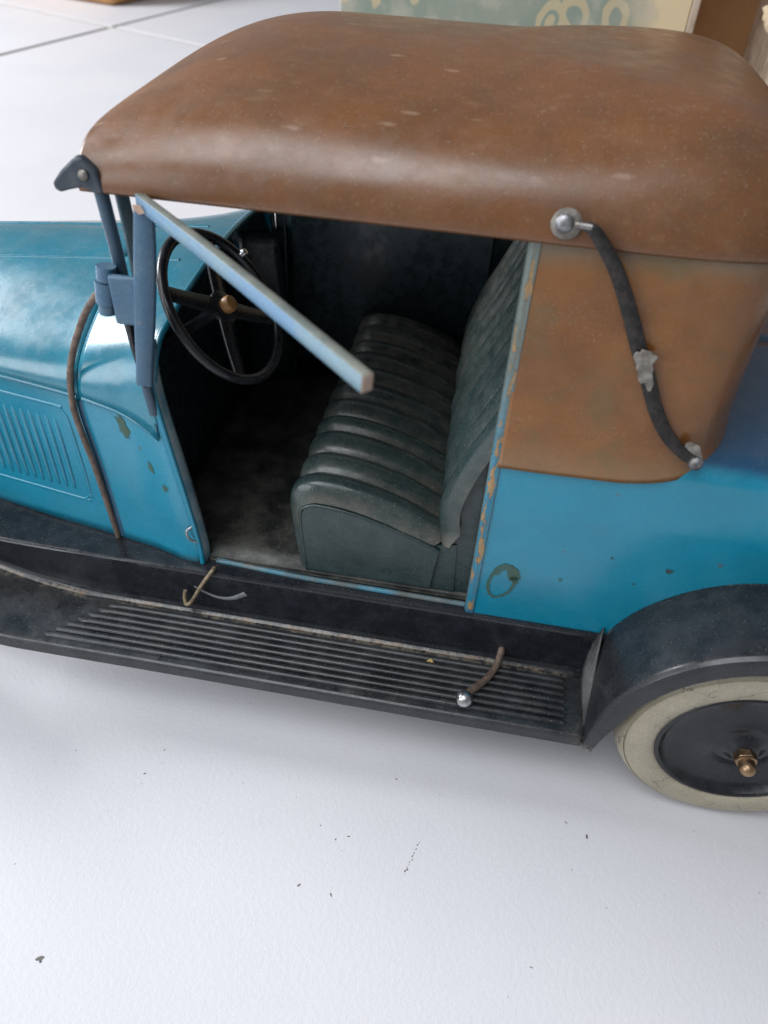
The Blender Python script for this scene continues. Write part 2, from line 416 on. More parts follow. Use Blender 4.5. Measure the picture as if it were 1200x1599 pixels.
# ---- bonnet and scuttle
def wid(x): return interp(x, (-42, -36, -28, -24, -20, -17, -15, -13), (6.0, 6.7, 7.9, 8.55, 9.2, 9.75, 10.35, 10.4))
def ctop(x): return interp(x, (-42, -29, -20, -15, -13), (19.8, 21.3, 22.1, 22.4, 22.4))
def hk(x): return interp(x, (-29, -20, -15), (0.05, 0.035, 0.012))
def zlow(x): return interp(x, (-28, -20, -17.5, -16, -15.2), (18.0, 17.9, 17.6, 17.1, 16.6))
def hood_section(x, v):
    """v 0..1 over the bonnet lid from near lower edge to far lower edge"""
    x = float(x); v = float(v); s = (v-0.5)*2; sg = -1 if s < 0 else 1; s = abs(s)
    W = wid(x)+0.22; T = ctop(x); zb = zlow(x)
    k = hk(x)
    # flat parabola in the middle, quarter-round shoulder at the edge
    R = 2.3
    if s < 0.72:
        q = s/0.72*(W-R*0.95); return sg*q, T-k*q*q
    t = (s-0.72)/0.28
    q0 = W-R*0.95; z0 = T-k*q0*q0; m = -2*k*q0
    # hermite from (q0,z0) slope m to (W,zb) vertical
    h = z0-zb
    p0 = Vector((q0, z0)); p3 = Vector((W, zb)); d0 = Vector((1, m)).normalized()*(W-q0)*1.7; d1 = Vector((0, -1))*h*1.6
    b = (2*t**3-3*t**2+1)*p0 + (t**3-2*t**2+t)*d0 + (-2*t**3+3*t**2)*p3 + (t**3-t**2)*d1
    return sg*b.x, b.y
def hood_fn(x0, x1, bow):
    def f(u, v):
        x = x0+(x1-x0)*u
        q, z = hood_section(x, v)
        x += bow*u*(1-min(1, (q/10)**2))
        return (x, YC+q, z)
    return f
bonnet = grid('bonnet', hood_fn(-42, -19.6, 0), 40, 61, TEAL_HOOD, car, 0.12)
scuttle = grid('scuttle', hood_fn(-19.52, -15.2, 0.2), 20, 61, TEAL_HOOD, car, 0.12)
# turned bead along the bonnet's lower edge (near and far) and hinge beads on top
for sg in (-1, 1):
    tube('edge_bead', [(x, YC+sg*(wid(x)+0.24), zlow(x)) for x in np.linspace(-42, -19.7, 12)], 0.13, TEAL_HOOD, bonnet, 8, 4)
    tube('edge_bead', [(x, YC+sg*(wid(x)+0.24), zlow(x)) for x in np.linspace(-19.4, -15.6, 6)], lambda t: 0.13*(1-0.5*t), TEAL_HOOD, scuttle, 8, 4)
    tube('hinge_bead', [(x, YC+sg*2.3, ctop(x)-hk(x)*2.3**2-0.02) for x in np.linspace(-42, -16.5, 14)], 0.15, TEAL_HOOD, bonnet, 8, 3)
tube('scuttle_rim', [hood_fn(-19.52, -15.2, 0.2)(1.0, v) for v in np.linspace(0.02, 0.98, 30)], 0.17, TEAL_HOOD, scuttle, 8, 2)

# ---- body sides in front of the door (below the bonnet)
def door_front(z):   # x of the front edge of the door opening
    return interp(z, (8, 9.3, 11, 12.9, 15.5, 18.1, 19.9, 22), (-13.95, -13.95, -14.12, -14.35, -14.68, -15.0, -15.3, -15.5))
def side_front(sg):
    def f(u, v):
        z = 8.05+(18.3-8.05)*v
        x = -42+(door_front(z)+42)*u
        y = YC+sg*(wid(x)+0.05-0.10*sin(pi*v))
        if x > -17: y += sg*0.10*(x+17)/3*v
        return (x, y, z)
    return f
side_n = grid('front_side_panel', side_front(-1), 70, 16, TEAL, car, 0.1)
grid('front_side_panel', side_front(1), 70, 16, TEAL, car, 0.1)
# flange round the front of the door opening
def flange(sg):
    zs = np.linspace(8.1, 21.5, 24)
    def f(u, v):
        z = float(np.interp(u, np.linspace(0, 1, 24), zs)); x = door_front(z)
        W = wid(x)+0.10 if z < 18 else wid(x)+0.10-0.05*(z-18)**2
        a = v*pi*0.5
        return (x+0.22*sin(a) + 0.05*v, YC+sg*(W-0.60*v+0.08*sin(pi*v)), z)
    return f
FLG = m_plain('grey_blue_flange', (0.20, 0.27, 0.30), (0.06, 0.17, 0.23), 0.8, 0.45, 0, 0.15, 0.25, 0.5)
for sg in (-1, 1): grid('door_flange', flange(sg), 40, 8, FLG if sg < 0 else INNER, car, 0.08)
tube('flange_roll', [(door_front(z)+0.02, YC-(wid(door_front(z))+(0.10 if z < 18 else 0.10-0.05*(z-18)**2)), z) for z in np.linspace(8.2, 19.8, 14)], 0.15, TEAL, car, 8, 3)
# small staple hinge low on the flange
tube('hinge_staple', [(-14.25, 28.55, 10.9), (-14.5, 28.35, 10.7), (-14.42, 28.3, 10.2), (-14.05, 28.4, 9.9)], 0.07, STEEL, car, 8, 6)

# ---- louvre panel on the near bonnet side
def yside(x): return YC-(wid(x)+0.05-0.08)
lp = empty('louvre_panel', (-23, yside(-23), 13)); lp.parent = car; lp.matrix_parent_inverse = parent_world(car).inverted()
def rr(x0, x1, z0, z1, r, slant):
    pts = []
    for cx, cz, a0 in ((x1-r, z1-r, 0), (x0+r, z1-r, 90), (x0+r, z0+r, 180), (x1-r, z0+r, 270)):
        for k in range(6):
            a = radians(a0+15*k+7.5); xx = cx+r*cos(a); zz = cz+r*sin(a); pts.append((xx+slant*(zz-13), yside(xx)+0.02, zz))
    return pts + [pts[0]]
tube('panel_bead', rr(-29.5, -20.75, 10.35, 16.75, 0.8, -0.03), 0.14, TEAL, lp, 8, 4)
for k in range(14):
    x = -21.7-k*0.52
    tube('louvre', [(x, yside(x)+0.10, 15.9), (x, yside(x)+0.03, 15.5), (x, yside(x)+0.01, 13.4), (x, yside(x)+0.03, 11.3), (x, yside(x)+0.10, 10.95)], 0.16, TEAL, lp, 8, 4)
# old green touch-up stains on the scuttle side
def blot(name, cx, cz, rx, rz, yfn, mat, parent, n=18, rough=0.35, seed=0, rot=0.0):
    rg = random.Random(seed); vs = []
    for k in range(n):
        a = 2*pi*k/n; m = 1+rg.uniform(-rough, rough)
        dx = rx*cos(a)*m; dz = rz*sin(a)*m
        x = cx+dx*cos(rot)-dz*sin(rot); z = cz+dx*sin(rot)+dz*cos(rot)
        vs.append((x, yfn(x, z)-0.075, z))
    vs.append((cx, yfn(cx, cz)-0.075, cz))
    return mesh(name, vs, [(k, (k+1) % n, n) for k in range(n)], mat, parent, 180)
yf = lambda x, z: YC-(wid(x)+0.05-0.10*sin(pi*min(1, max(0, (z-8.05)/10.25))))-(0.10*(x+17)/3*(z-8.05)/10.25 if x > -17 else 0)
blot('paint_stain', -17.45, 16.6, 0.28, 0.75, yf, OLIVE, car, seed=3, rot=0.25)
blot('paint_stain', -16.2, 14.3, 0.14, 0.35, yf, OLIVE, car, seed=5, rot=0.3)
blot('paint_stain', -15.5, 13.2, 0.18, 0.24, yf, OLIVE, car, seed=8)

# ---- rear body: sides, shoulder and deck
WX, WZ, FR = 16.1, 6.1, 7.75          # rear wheel centre and mudguard radius
def zarch(x):
    d = abs(x-WX); return max(8.0, WZ+sqrt(max(0, (FR-0.1)**2-d*d))) if d < FR else 8.0
PROF = [(28.15, 0.0), (27.92, 0.35), (27.98, 0.75), (28.22, 1.0)]
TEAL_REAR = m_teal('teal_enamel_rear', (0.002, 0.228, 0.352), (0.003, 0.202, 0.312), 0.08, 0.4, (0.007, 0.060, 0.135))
def quarter(sg):
    def f(u, v):
        x = 1.25+u*24.5
        z0 = zarch(x)
        if v < 0.6:
            t = v/0.6; z = z0+(18.7-z0)*t; f_ = (z-8)/(18.7-8)
            y = interp(f_, [p[1] for p in PROF], [p[0] for p in PROF])
        else:
            t = (v-0.6)/0.4; a = t*pi/2; drop = 0.035*max(0, x-14)**2
            y = 28.22+1.5*(1-cos(min(1, t*2.2)*pi/2)) + max(0, t-0.45)/0.55*9.3
            z = 18.7+1.15*sin(min(1, t*2.2)*pi/2)+max(0, t-0.45)*1.2 - drop*t
        end = max(0, x-21)/4.8
        y += 2.5*end**3
        return (x, y if sg < 0 else 2*YC-y, z)
    return f
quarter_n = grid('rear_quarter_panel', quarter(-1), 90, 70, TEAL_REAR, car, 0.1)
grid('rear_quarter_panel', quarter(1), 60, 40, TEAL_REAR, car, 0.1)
tp = [quarter(-1)(1.0, v) for v in np.linspace(0, 1, 20)]
tf = [quarter(1)(1.0, v) for v in np.linspace(0, 1, 20)]
mesh('tail_panel', tp+tf, [(k, k+1, 21+k, 20+k) for k in range(19)], TEAL, car)
# decal remains on the near quarter panel: an olive ring with a solid right flank
yq = lambda x, z: interp((z-8)/10.7, [p[1] for p in PROF], [p[0] for p in PROF])
def ringmark():
    rg = random.Random(4); vs = []; fs = []; n = 34
    for k in range(n):
        a = 2*pi*k/n
        cx = 2.65+0.66*cos(a)*(1+rg.uniform(-.05, .05)); cz = 11.0+1.15*sin(a)*(1+rg.uniform(-.05, .05))+0.25*cos(a)
        wv = 0.075+0.035*rg.random()
        if 0.02 < a/(2*pi) < 0.36: wv = 0.20+0.06*rg.random()
        for s in (-1, 1):
            x = cx+wv*s*cos(a); z = cz+wv*s*sin(a); vs.append((x, yq(x, z)-0.075, z))
    for k in range(n):
        b = (k+1) % n; fs.append((2*k, 2*k+1, 2*b+1, 2*b))
    return mesh('decal_residue', vs, fs, OLIVE, car, 180)
ringmark()
blot('decal_residue', 3.18, 11.7, 0.30, 0.62, yq, OLIVE, car, seed=12, rot=0.25)
blot('paint_stain', 5.5, 11.9, 0.10, 0.10, yq, OLIVE, car, seed=21)
for (bx, bz, br, sd) in ((7.6, 13.9, 0.07, 1), (10.4, 13.6, 0.16, 2), (9.0, 12.4, 0.06, 6)):
    blot('paint_chip', bx, bz, br, br, yq, m_plain('chip_brown', (0.05, 0.06, 0.05), (0.03, 0.07, 0.08), 2, 0.5) if sd == 1 else bpy.data.materials['chip_brown'], car, n=12, seed=sd)

# chipped jamb strip at the rear of the door opening, near and far
def jamb(sg):
    def f(u, v):
        z = 8.1+u*20.9
        y0 = interp((z-8)/10.7, [p[1] for p in PROF], [p[0] for p in PROF]) if z < 18.7 else 28.22+0.012*(z-18.7)
        if v < 0.35: x = 1.50-v/0.35*0.22; y = y0-0.09
        elif v < 0.65:
            a = (v-0.35)/0.3*pi/2; x = 1.28-0.22*sin(a); y = y0-0.09+0.22*(1-cos(a))
        else: x = 1.06+0.05*(v-.65); y = y0+0.13+(v-0.65)/0.35*0.85
        return (x, y if sg < 0 else 2*YC-y, z)
    return f
for sg in (-1, 1): grid('door_jamb', jamb(sg), 60, 27, JAMB, car, 0.07, dirt=lambda u, v: 1-min(1, max(0, v-0.35)/0.5) if v > 0.35 else 1-(0.35-v)*1.2)

# ---- black sill, apron and running boards
def ybot(x): return YC-(wid(x)+0.02) if x < -13.3 else interp(x, (-13.3, -8, 1, 9), (28.75, 28.45, 28.4, 28.4))
APR = [(0.0, 8.12), (0.35, 8.11), (0.80, 8.08), (0.95, 8.06), (1.0, 7.95), (1.015, 7.5), (1.05, 6.6), (1.08, 5.8), (1.14, 5.35), (1.25, 5.1), (1.45, 4.98)]
def apron(sg):
    def f(u, v):
        x = -30+u*39.2
        k = v*(len(APR)-1); i = min(int(k), len(APR)-2); t = k-i
        a = APR[i][0]*(1-t)+APR[i+1][0]*t; z = APR[i][1]*(1-t)+APR[i+1][1]*t
        yb = ybot(x)+0.45; yc = 27.92
        y = yb+(yc-yb)*a if a <= 1 else yc-(a-1)*1.2
        lift = max(0, -23-x)**2*0.03*(1 if z < 7.5 else 0.3)
        if x < -21 and a > 1: y += (-21-x)*0.10
        return (x, y if sg < 0 else 2*YC-y, z+lift)
    def d(u, v):
        x = -30+u*39.2
        return max(0.0, (v-0.86)/0.14)*(1.1 if x < 3 else 0.6) + (0.22 if v < 0.10 else 0)
    return f, d
for sg in (-1, 1):
    f, d = apron(sg); grid('sill_apron', f, 120, 41, BLACK, car, 0.1, dirt=d)
def yin(x): return 27.5+max(0, -21-x)*0.10
def zrb(x): return 4.95+max(0, -23-x)**2*0.03
BRD = [(0.0, 0.0), (0.5, -0.02), (0.965, -0.03), (0.99, -0.08), (1.0, -0.2), (1.0, -0.78), (0.985, -0.85), (0.95, -0.85)]
def board(sg):
    def f(u, v):
        x = -30+u*(8.75+30) ; k = v*(len(BRD)-1); i = min(int(k), len(BRD)-2); t = k-i
        a = BRD[i][0]*(1-t)+BRD[i+1][0]*t; dz = BRD[i][1]*(1-t)+BRD[i+1][1]*t
        x -= 0.75*a*max(0, u-0.9)*10*0.9
        yi = yin(x); yo = 23.62-max(0, -16-x)*0.006
        y = yi+(yo-yi)*a
        return (x, y if sg < 0 else 2*YC-y, zrb(x)+dz)
    def d(u, v): return max(0, 1-v/0.045)*0.8+0.06+max(0, (u-0.95)/0.05)*0.28
    return f, d
f, d = board(-1); rb = grid('running_board', f, 90, 57, BLACK_BOARD, car, 0.06, dirt=d, off=-1)
f, d = board(1); rbf = grid('running_board', f, 60, 36, BLACK_BOARD, car, 0.06, dirt=d, off=-1)
for b, sg in ((rb, -1), (rbf, 1)):
    for k in range(7):
        yy = 26.95-k*0.45; xl = -19.3-k*0.40
        pts = [(x, yy if sg < 0 else 2*YC-yy, zrb(x)-0.03+dz) for x, dz in ((xl, -0.05), (xl+0.5, 0.03), (-12, 0.035), (-5, 0.035), (2, 0.035), (6.5, 0.03), (7.0, -0.05))]
        tube('rib', pts, 0.215, BLACK_BOARD, b, 10, 4)
# worn bright edge of the board: a row of small bare flecks
WORN = m_plain('worn_edge_metal', (0.50, 0.52, 0.53), (0.30, 0.31, 0.32), 3, 0.5)
rg = random.Random(5); vs = []; fs = []
x = -19.0
while x < -5.0:
    l = rg.uniform(0.08, 0.5); zz = zrb(x)-0.27+rg.uniform(-0.04, 0.04); h = rg.uniform(0.015, 0.05)
    yo = 23.62-max(0, -16-x)*0.006-0.025
    b = len(vs); vs += [(x, yo, zz), (x+l*0.5, yo, zz-h*0.5), (x+l, yo, zz), (x+l*0.7, yo, zz+h), (x+l*0.2, yo, zz+h)]; fs.append((b, b+1, b+2, b+3, b+4))
    x += l+rg.uniform(0.02, 0.5) + (1.3 if rg.random() < 0.08 else 0)
wf = mesh('worn_flecks', vs, fs, WORN, rb, 180); wf['kind'] = 'stuff'
prism('paint_chip', [(-5.0+0.27*cos(a), 23.595, 4.42+0.17*sin(a)) for a in np.linspace(0, 2*pi, 13)[:-1]], (0, -1, 0), 0.02, m_plain('pink_primer', (0.45, 0.27, 0.17), (0.38, 0.22, 0.14), 2, 0.6), rb)

# wire hook on the sill and its scratched arc
tube('wire_hook', [(-13.1, 28.15, 8.35), (-13.2, 27.75, 8.3), (-13.7, 27.5, 7.5), (-14.35, 27.25, 6.25), (-14.72, 27.25, 5.85), (-14.85, 27.4, 6.2), (-14.8, 27.5, 6.75)], 0.11, PALEWIRE, car, 10, 8)
arc = [(-14.35, 27.62, 6.9), (-13.7, 27.62, 6.5), (-12.9, 27.62, 6.25), (-12.1, 27.62, 6.4), (-11.3, 27.63, 6.95)]
ribbon('scratch_arc', [(p[0], 27.80, p[2]) for p in arc], lambda t: 0.10+0.24*t, 0.02, (0, -1, 0), GREYMARK, car)
# lever with ball on the running board
tube('brake_lever', [(3.45, 27.9, 5.9), (3.4, 27.45, 5.75), (3.2, 26.7, 5.5), (2.7, 25.7, 5.55), (2.0, 24.75, 5.75), (1.75, 24.3, 5.85)], 0.20, RUSTWIRE, car, 10, 8, 0.08)
lathe('lever_ball', [(0, 0.47), (0.12, 0.46), (0.13, 0.43), (0.2, 0.425), (0.32, 0.33), (0.43, 0.16), (0.46, 0), (0.43, -0.17), (0.33, -0.32), (0.2, -0.41), (0, -0.46)], (1.7, 24.15, 5.75), (-0.35, -0.9, 0.25), STEEL, car, 28)
blot('leaf_crumb', 0, 0, 0.1, 0.1, lambda x, z: 0, m_plain('straw_crumb', (0.5, 0.36, 0.12), (0.4, 0.25, 0.1), 3, 0.8), None, n=7, seed=2)
lc = bpy.data.objects['leaf_crumb']; bpy.data.objects.remove(lc)
tag(tube('straw_crumb', [(-0.55, 26.65, 5.06), (-0.35, 26.75, 5.12), (-0.25, 26.6, 5.10)], 0.10, bpy.data.materials['straw_crumb'], None, 6, 3, 0.3), 'tiny straw coloured crumb lying on the ribbed running board', 'crumb')

# ---- rear mudguards
FP = [(28.25, 7.62), (27.2, 7.70), (25.6, 7.80), (24.3, 7.86), (23.42, 7.86), (23.22, 7.76), (23.16, 7.50), (23.12, 6.90), (23.18, 6.82)]
def guard(sg):
    def f(u, v):
        a = radians(192-u*180)
        k = v*(len(FP)-1); i = min(int(k), len(FP)-2); t = k-i
        y = FP[i][0]*(1-t)+FP[i+1][0]*t; r = FP[i][1]*(1-t)+FP[i+1][1]*t
        fl_ = max(0, 1-u/0.10)
        r += 0.25*fl_*fl_*(0.2 if v > 0.7 else 1); r += (7.75-r)*max(0, 1-u/0.13)**1.3*(v > 0.6)
        x = WX+r*cos(a); z = WZ+r*sin(a)
        return (x, y if sg < 0 else 2*YC-y, z)
    def d(u, v): return max(0, 1-v/0.07)*0.9+max(0, 1-u/0.03)*0.6
    return f, d
for sg in (-1, 1):
    f, d = guard(sg); mg = grid('rear_mudguard', f, 90, 49, BLACK_FENDER, car, 0.09, dirt=d)
    # dusty turned flange where the guard meets the board
    def ff(u, v, sg=sg):
        y = 28.0-4.4*u; zt = 8.9-4.2*u**0.8
        x = 8.45-0.30*u - v*0.75*(1-0.75*u)*(0.35+sin(pi*min(1, u*1.2))*0.75)
        z = zt-0.15-v*(0.9)*(1-0.85*u)
        return (x, y if sg < 0 else 2*YC-y, z)
    grid('flange', ff, 24, 6, m_black('dusty_flange', (0.022, 0.022, 0.024), (0.4, 0.6), 0.5, 0.9, (0.15, 0.14, 0.13)) if sg < 0 else bpy.data.materials['dusty_flange'], mg, 0.06)

# ---- wheels
def make_wheel(cx, sg, full):
    yf_ = 23.40
    ax = (0, -1, 0) if sg < 0 else (0, 1, 0)
    cy = yf_ if sg < 0 else 2*YC-yf_
    WZ = 6.25
    e = empty('wheel', (cx, cy, WZ)); e.parent = car; e.matrix_parent_inverse = parent_world(car).inverted()
    R = 6.2
    lathe('tyre', [(4.15, -0.35), (4.28, -0.12), (4.5, -0.02), (4.9, 0.02), (5.35, -0.01), (5.70, -0.08), (5.74, -0.20), (5.80, -0.14), (6.02, -0.42), (6.18, -0.85), (6.25, -1.4), (6.15, -2.0), (5.8, -2.5), (5.2, -2.75), (4.4, -2.7), (4.2, -2.4)], (cx, cy, WZ), ax, TYRE, e, 96)
    if full:
        lathe('wheel_disc', [(4.30, -0.18), (4.22, -0.06), (4.12, -0.05), (4.02, -0.16), (3.9, -0.42), (3.6, -0.62), (3.0, -0.72), (2.2, -0.66), (1.5, -0.50), (1.42, -0.44), (1.36, -0.46), (1.0, -0.34), (0.72, -0.10), (0.60, 0.02), (0.0, 0.02)], (cx, cy, WZ), ax, BLACK_CLEAN, e, 96, sharp=60)
        c = Vector((cx, cy, WZ)); a3 = Vector(ax)
        hexo = [c + Vector((0.56*cos(k*pi/3+0.3), 0, 0.56*sin(k*pi/3+0.3))) + a3*0.0 for k in range(6)]
        prism('hub_nut', hexo, ax, 0.42, BRASS, e, 0.05)
        lathe('hub_cap', [(0.50, 0.40), (0.50, 0.48), (0.40, 0.52), (0.40, 0.80), (0.36, 0.98), (0.25, 1.12), (0.12, 1.17), (0.0, 1.18)], c, ax, BRASS, e, 28)
    return e
make_wheel(15.75, -1, True)
make_wheel(15.75, 1, True)
make_wheel(-36.0, -1, True)
make_wheel(-36.0, 1, True)

# ---- cabin: floor pan, far wall, firewall
grid('floor_pan', lambda u, v: (-17.2+u*19.7, (lambda a: a+v*(49.6-a))(max(28.9, ybot(-17.2+u*19.7)+0.25)), 8.3), 24, 12, FLOORPAN, car, 0.08)
# sill edge with worn teal paint
tube('sill_edge', [(x, ybot(x)+0.12, 8.22) for x in np.linspace(-13.2, 1.0, 10)], 0.16, m_jamb.__call__() if False else m_plain('worn_sill_paint', (0.03, 0.21, 0.31), (0.10, 0.10, 0.09), 0.45, 0.5, 0, 0.3, 0.5, 0.6), car, 8, 3)
boxm('rocker', (-13.6, 28.75, 7.9), (1.1, 29.0, 8.36), FLOORPAN, car, 0.03)
def lining(u, v):
    x = -15.0+u*16.6; z = 8.3+v*14.2; y = 49.45
    return (x, y, z)
fw_ = grid('door_lining', lining, 4, 4, INNER, car, 0.1)
boxm('door_seam', (-14.9, 49.15, 8.4), (-14.25, 49.38, 22.3), INNER, fw_, 0.08)
boxm('door_panel', (-13.9, 49.22, 9.5), (-0.4, 49.40, 22.0), INNER, fw_, 0.10)
prism('firewall', [(-17.2, YC-9.2, 8.3), (-17.2, YC+9.2, 8.3), (-17.2, YC+9.2, 17.5), (-17.2, YC+7, 20.2), (-17.2, YC, 21.4), (-17.2, YC-7, 20.2), (-17.2, YC-9.2, 17.5)], (-1, 0, 0), 0.15, INNER, car)
for sg in (-1, 1):
    grid('kick_panel', lambda u, v, sg=sg: (-17.2+u*(door_front(8.3+v*8)+0.15+17.2), YC+sg*(wid(-17.2+u*2)-0.75), 8.3+v*(8.0 if sg < 0 else 11.0)), 6, 12, INNER, car, 0.06)
def lining_fn(u, v):
    x, y, z = hood_fn(-19.4, -15.35, 0.2)(u, 0.03+0.94*v)
    return (x, YC+(y-YC)*0.965, z-0.28)
grid('dash_lining', lining_fn, 12, 61, INNER, car, 0.04)
prism('rear_bulkhead', [(3.9, YC-10.3, 8.3), (3.9, YC+10.3, 8.3), (3.9, YC+10.3, 27.8), (3.9, YC-10.3, 27.8)], (1, 0, 0), 0.1, INNER, car)

# ---- seat cushion with pressed rolls
SP = crom([(-8.45, 0, 8.4), (-8.75, 0, 10.6), (-8.95, 0, 12.6), (-8.85, 0, 13.7), (-8.3, 0, 14.35), (-7.2, 0, 14.62), (-5.2, 0, 14.40), (-3.0, 0, 13.7), (-1.4, 0, 12.9), (-0.7, 0, 12.45), (-0.45, 0, 12.1)], 7)
YS0, YS1, NR = 29.05, 48.9, 11
def roll(v):
    w = v+0.006*sin(17*v+0.6)+0.004*sin(41*v)
    w = v+(w-v)*min(1, 8*v, 8*(1-v))
    k = int(min(NR-1, max(0, w*NR)))
    return min(1.0, abs(sin(pi*NR*w))**0.62*(0.93+0.07*sin(k*2.7+1)))
def cushion(u, v):
    k = u*(len(SP)-1); i = min(int(k), len(SP)-2); t = k-i
    p = SP[i].lerp(SP[i+1], t); tg = (SP[i+1]-SP[i]).normalized(); nn = Vector((-tg.z, 0, tg.x))
    fade = min(1, max(0, (u-0.10)/0.22)); fade2 = 1-0.35*max(0, (u-0.75)/0.25)
    endr = min(v, 1-v)*NR
    e = -0.55*(1-min(1, endr/0.30))**2
    h = 0.54*(roll(v)-1)*fade*fade2 + e
    q = p+nn*h
    return (q.x, YS0+(YS1-YS0)*v, q.z)
def cush_dirt(u, v):
    return (1-roll(v))**1.3*(0.9 if u > 0.15 else 0.3) + 0.55*max(0, (u-0.72)/0.28) + 0.25*v*v
seat = grid('seat_cushion', cushion, 71, NR*14+1, SEAT, car, 0, dirt=cush_dirt, sharp=60)
def seat_side(y, dn, near):
    pts = [(cushion(k/40, 0.0 if near else 1.0)) for k in range(41)]
    out = [(p[0], y, p[2]) for p in pts] + [(0.1, y, 12.0), (0.3, y, 8.4)]
    return prism('seat_side', out, (0, dn, 0), 0.12, SEAT, seat)
seat_side(29.12, 1, True); seat_side(48.75, 1, False)
inn = [(-8.0, 8.55), (-8.15, 10.6), (-8.25, 12.6), (-8.0, 13.15), (-7.2, 13.38), (-5.2, 13.12), (-3.0, 12.4), (-1.4, 11.75), (-0.75, 11.4), (-1.0, 8.55)]
prism('side_plate', [(x, 29.10, z) for x, z in inn], (0, -1, 0), 0.14, SEAT, seat, 0.06)
tube('side_welt', [(x, 29.02, z) for x, z in inn[:-1]], 0.10, SEAT, seat, 8, 4)
# ---- backrest
BXZ = crom([(-0.7, 0, 10.5), (-1.25, 0, 12), (-1.55, 0, 13.6), (-1.45, 0, 15), (-0.75, 0, 17.3), (0.45, 0, 20), (1.65, 0, 23), (3.0, 0, 27.8)], 6)
def bx(z): return interp(z, [p.z for p in BXZ], [p.x for p in BXZ])
def back(u, v):
    z = 11.9+u*15.7
    endr = min(v, 1-v)*NR; e = -0.4*(1-min(1, endr/0.22))**2
    h = 0.72*(roll(v)-1)*min(1, u/0.05)+e
    top = -2.0*max(0, (u-0.86)/0.14)**2
    return (bx(z)+0.55*(1-v)**2-h*0.95-top*0.9, YS0-0.25+(YS1-YS0+0.15)*v, z-h*0.3)
bk = grid('seat_backrest', back, 60, NR*14+1, SEAT, car, 0, dirt=lambda u, v: (1-roll(v))**1.3*0.45+0.75*max(0, 1-u/0.06), sharp=60)
prism('backrest_side', [(bx(z)+0.85, 29.2, z) for z in np.linspace(11, 27, 14)] + [(3.6, 29.2, 27), (3.6, 29.2, 8.4), (-0.55, 29.2, 8.4)], (0, 1, 0), 0.12, SEAT, bk)
prism('seat_base', [(-8.2, 29.4, 8.38), (-0.4, 29.4, 8.38), (-0.4, 48.6, 8.38), (-8.2, 48.6, 8.38)], (0, 0, 1), 0.5, SEAT, seat)

# ---- steering wheel
sw = Vector((-13.03, 33.5, 21.63)); tn, ph = 0.6366, -0.098
nn = Vector((cos(tn)*cos(ph), sin(ph), sin(tn)*cos(ph))).normalized()
e1 = Vector((0, 0, 1)).cross(nn).normalized(); e2 = nn.cross(e1)
st = empty('steering_wheel', sw); st.parent = car; st.matrix_parent_inverse = parent_world(car).inverted()
rimR = 3.80
vs = []; fs = []; A_, B_ = 72, 12
for i in range(A_):
    a = 2*pi*i/A_
    for j in range(B_):
        b = 2*pi*j/B_; r = rimR+0.27*cos(b); d = e1*cos(a)+e2*sin(a); vs.append(sw+d*r+nn*0.25*sin(b))
fs = [(i*B_+j, ((i+1) % A_)*B_+j, ((i+1) % A_)*B_+(j+1) % B_, i*B_+(j+1) % B_) for i in range(A_) for j in range(B_)]
mesh('rim', vs, fs, BLACK_CLEAN, st, 60)
for k in range(4):
    a = radians(52+90*k); d = e1*cos(a)+e2*sin(a)
    ribbon('spoke', [sw-nn*0.1+d*0.3, sw-nn*0.12+d*2.0, sw-nn*0.02+d*3.7], lambda t: 0.95-0.25*t, 0.16, nn, BLACK_CLEAN, st, 4)
lathe('hub', [(0.85, -0.2), (0.85, 0.02), (0.7, 0.1), (0.0, 0.1)], sw, nn, BLACK_CLEAN, st, 28)
lathe('hub_knob', [(0.42, 0.0), (0.42, 0.42), (0.36, 0.55), (0.2, 0.62), (0.0, 0.63)], sw, nn, WOODKNOB, st, 24)
tube('steering_column', [sw-nn*0.1, sw-nn*6.5], 0.33, BLACK_CLEAN, st, 12, 1)
pb = on = sw + (e1*cos(0.35)+e2*sin(0.35))*3.8
lathe('rim_bolt', [(0.20, 0.2), (0.20, 0.42), (0.15, 0.5), (0.0, 0.52)], pb, nn, STEEL, st, 16)

# ---- windscreen: pillars, header, stays
def pillar(sg):
    y0 = YC+sg*10.55
    p = tube('windscreen_pillar', [(-15.75, y0, 29.6), (-15.62, y0, 28.2), (-15.45, y0-0.02*sg, 25.0), (-15.35, y0-0.05*sg, 20.5), (-15.2, y0-0.1*sg, 18.2)], lambda t: 0.29-0.05*t, FRAME_D, car, 12, 8)
    ribbon('pillar_strip', [(-15.15, y0-0.55*sg, 29.4), (-15.0, y0-0.5*sg, 27), (-14.95, y0-0.45*sg, 24.2), (-15.05, y0-0.35*sg, 21.5)], 0.85, 0.12, (1, 0.1*sg, 0), FLG, p, 5)
    return p
pillar(-1); pillar(1)
tube('windscreen_header', [(-15.75, YC-10.5, 29.45), (-15.9, YC-5, 30.0), (-15.95, YC, 30.15), (-15.9, YC+5, 30.0), (-15.75, YC+10.5, 29.45)], 0.36, FRAME, car, 12, 8)
# visor bracket: pointed hook in front of the near roof corner
VB = [(-17.35, 29.0), (-17.3, 28.76), (-17.1, 28.66), (-16.7, 28.8), (-16.1, 28.95), (-15.6, 28.7), (-15.3, 28.8), (-15.4, 29.6), (-15.95, 30.1), (-16.25, 30.05), (-16.9, 29.5)]
prism('visor_bracket', [(x, 28.35, z) for x, z in VB], (0, -1, 0), 0.42, m_plain('blue_black_bracket', (0.025, 0.035, 0.05), (0.06, 0.07, 0.08), 1.2, 0.35, 0.2, 0.2), car, 0.13)
lathe('bracket_rivet', [(0.22, 0), (0.20, 0.08), (0.12, 0.13), (0, 0.14)], (-15.95, 27.93, 29.45), (0, -1, 0.1), STEEL_DARK, car, 16)
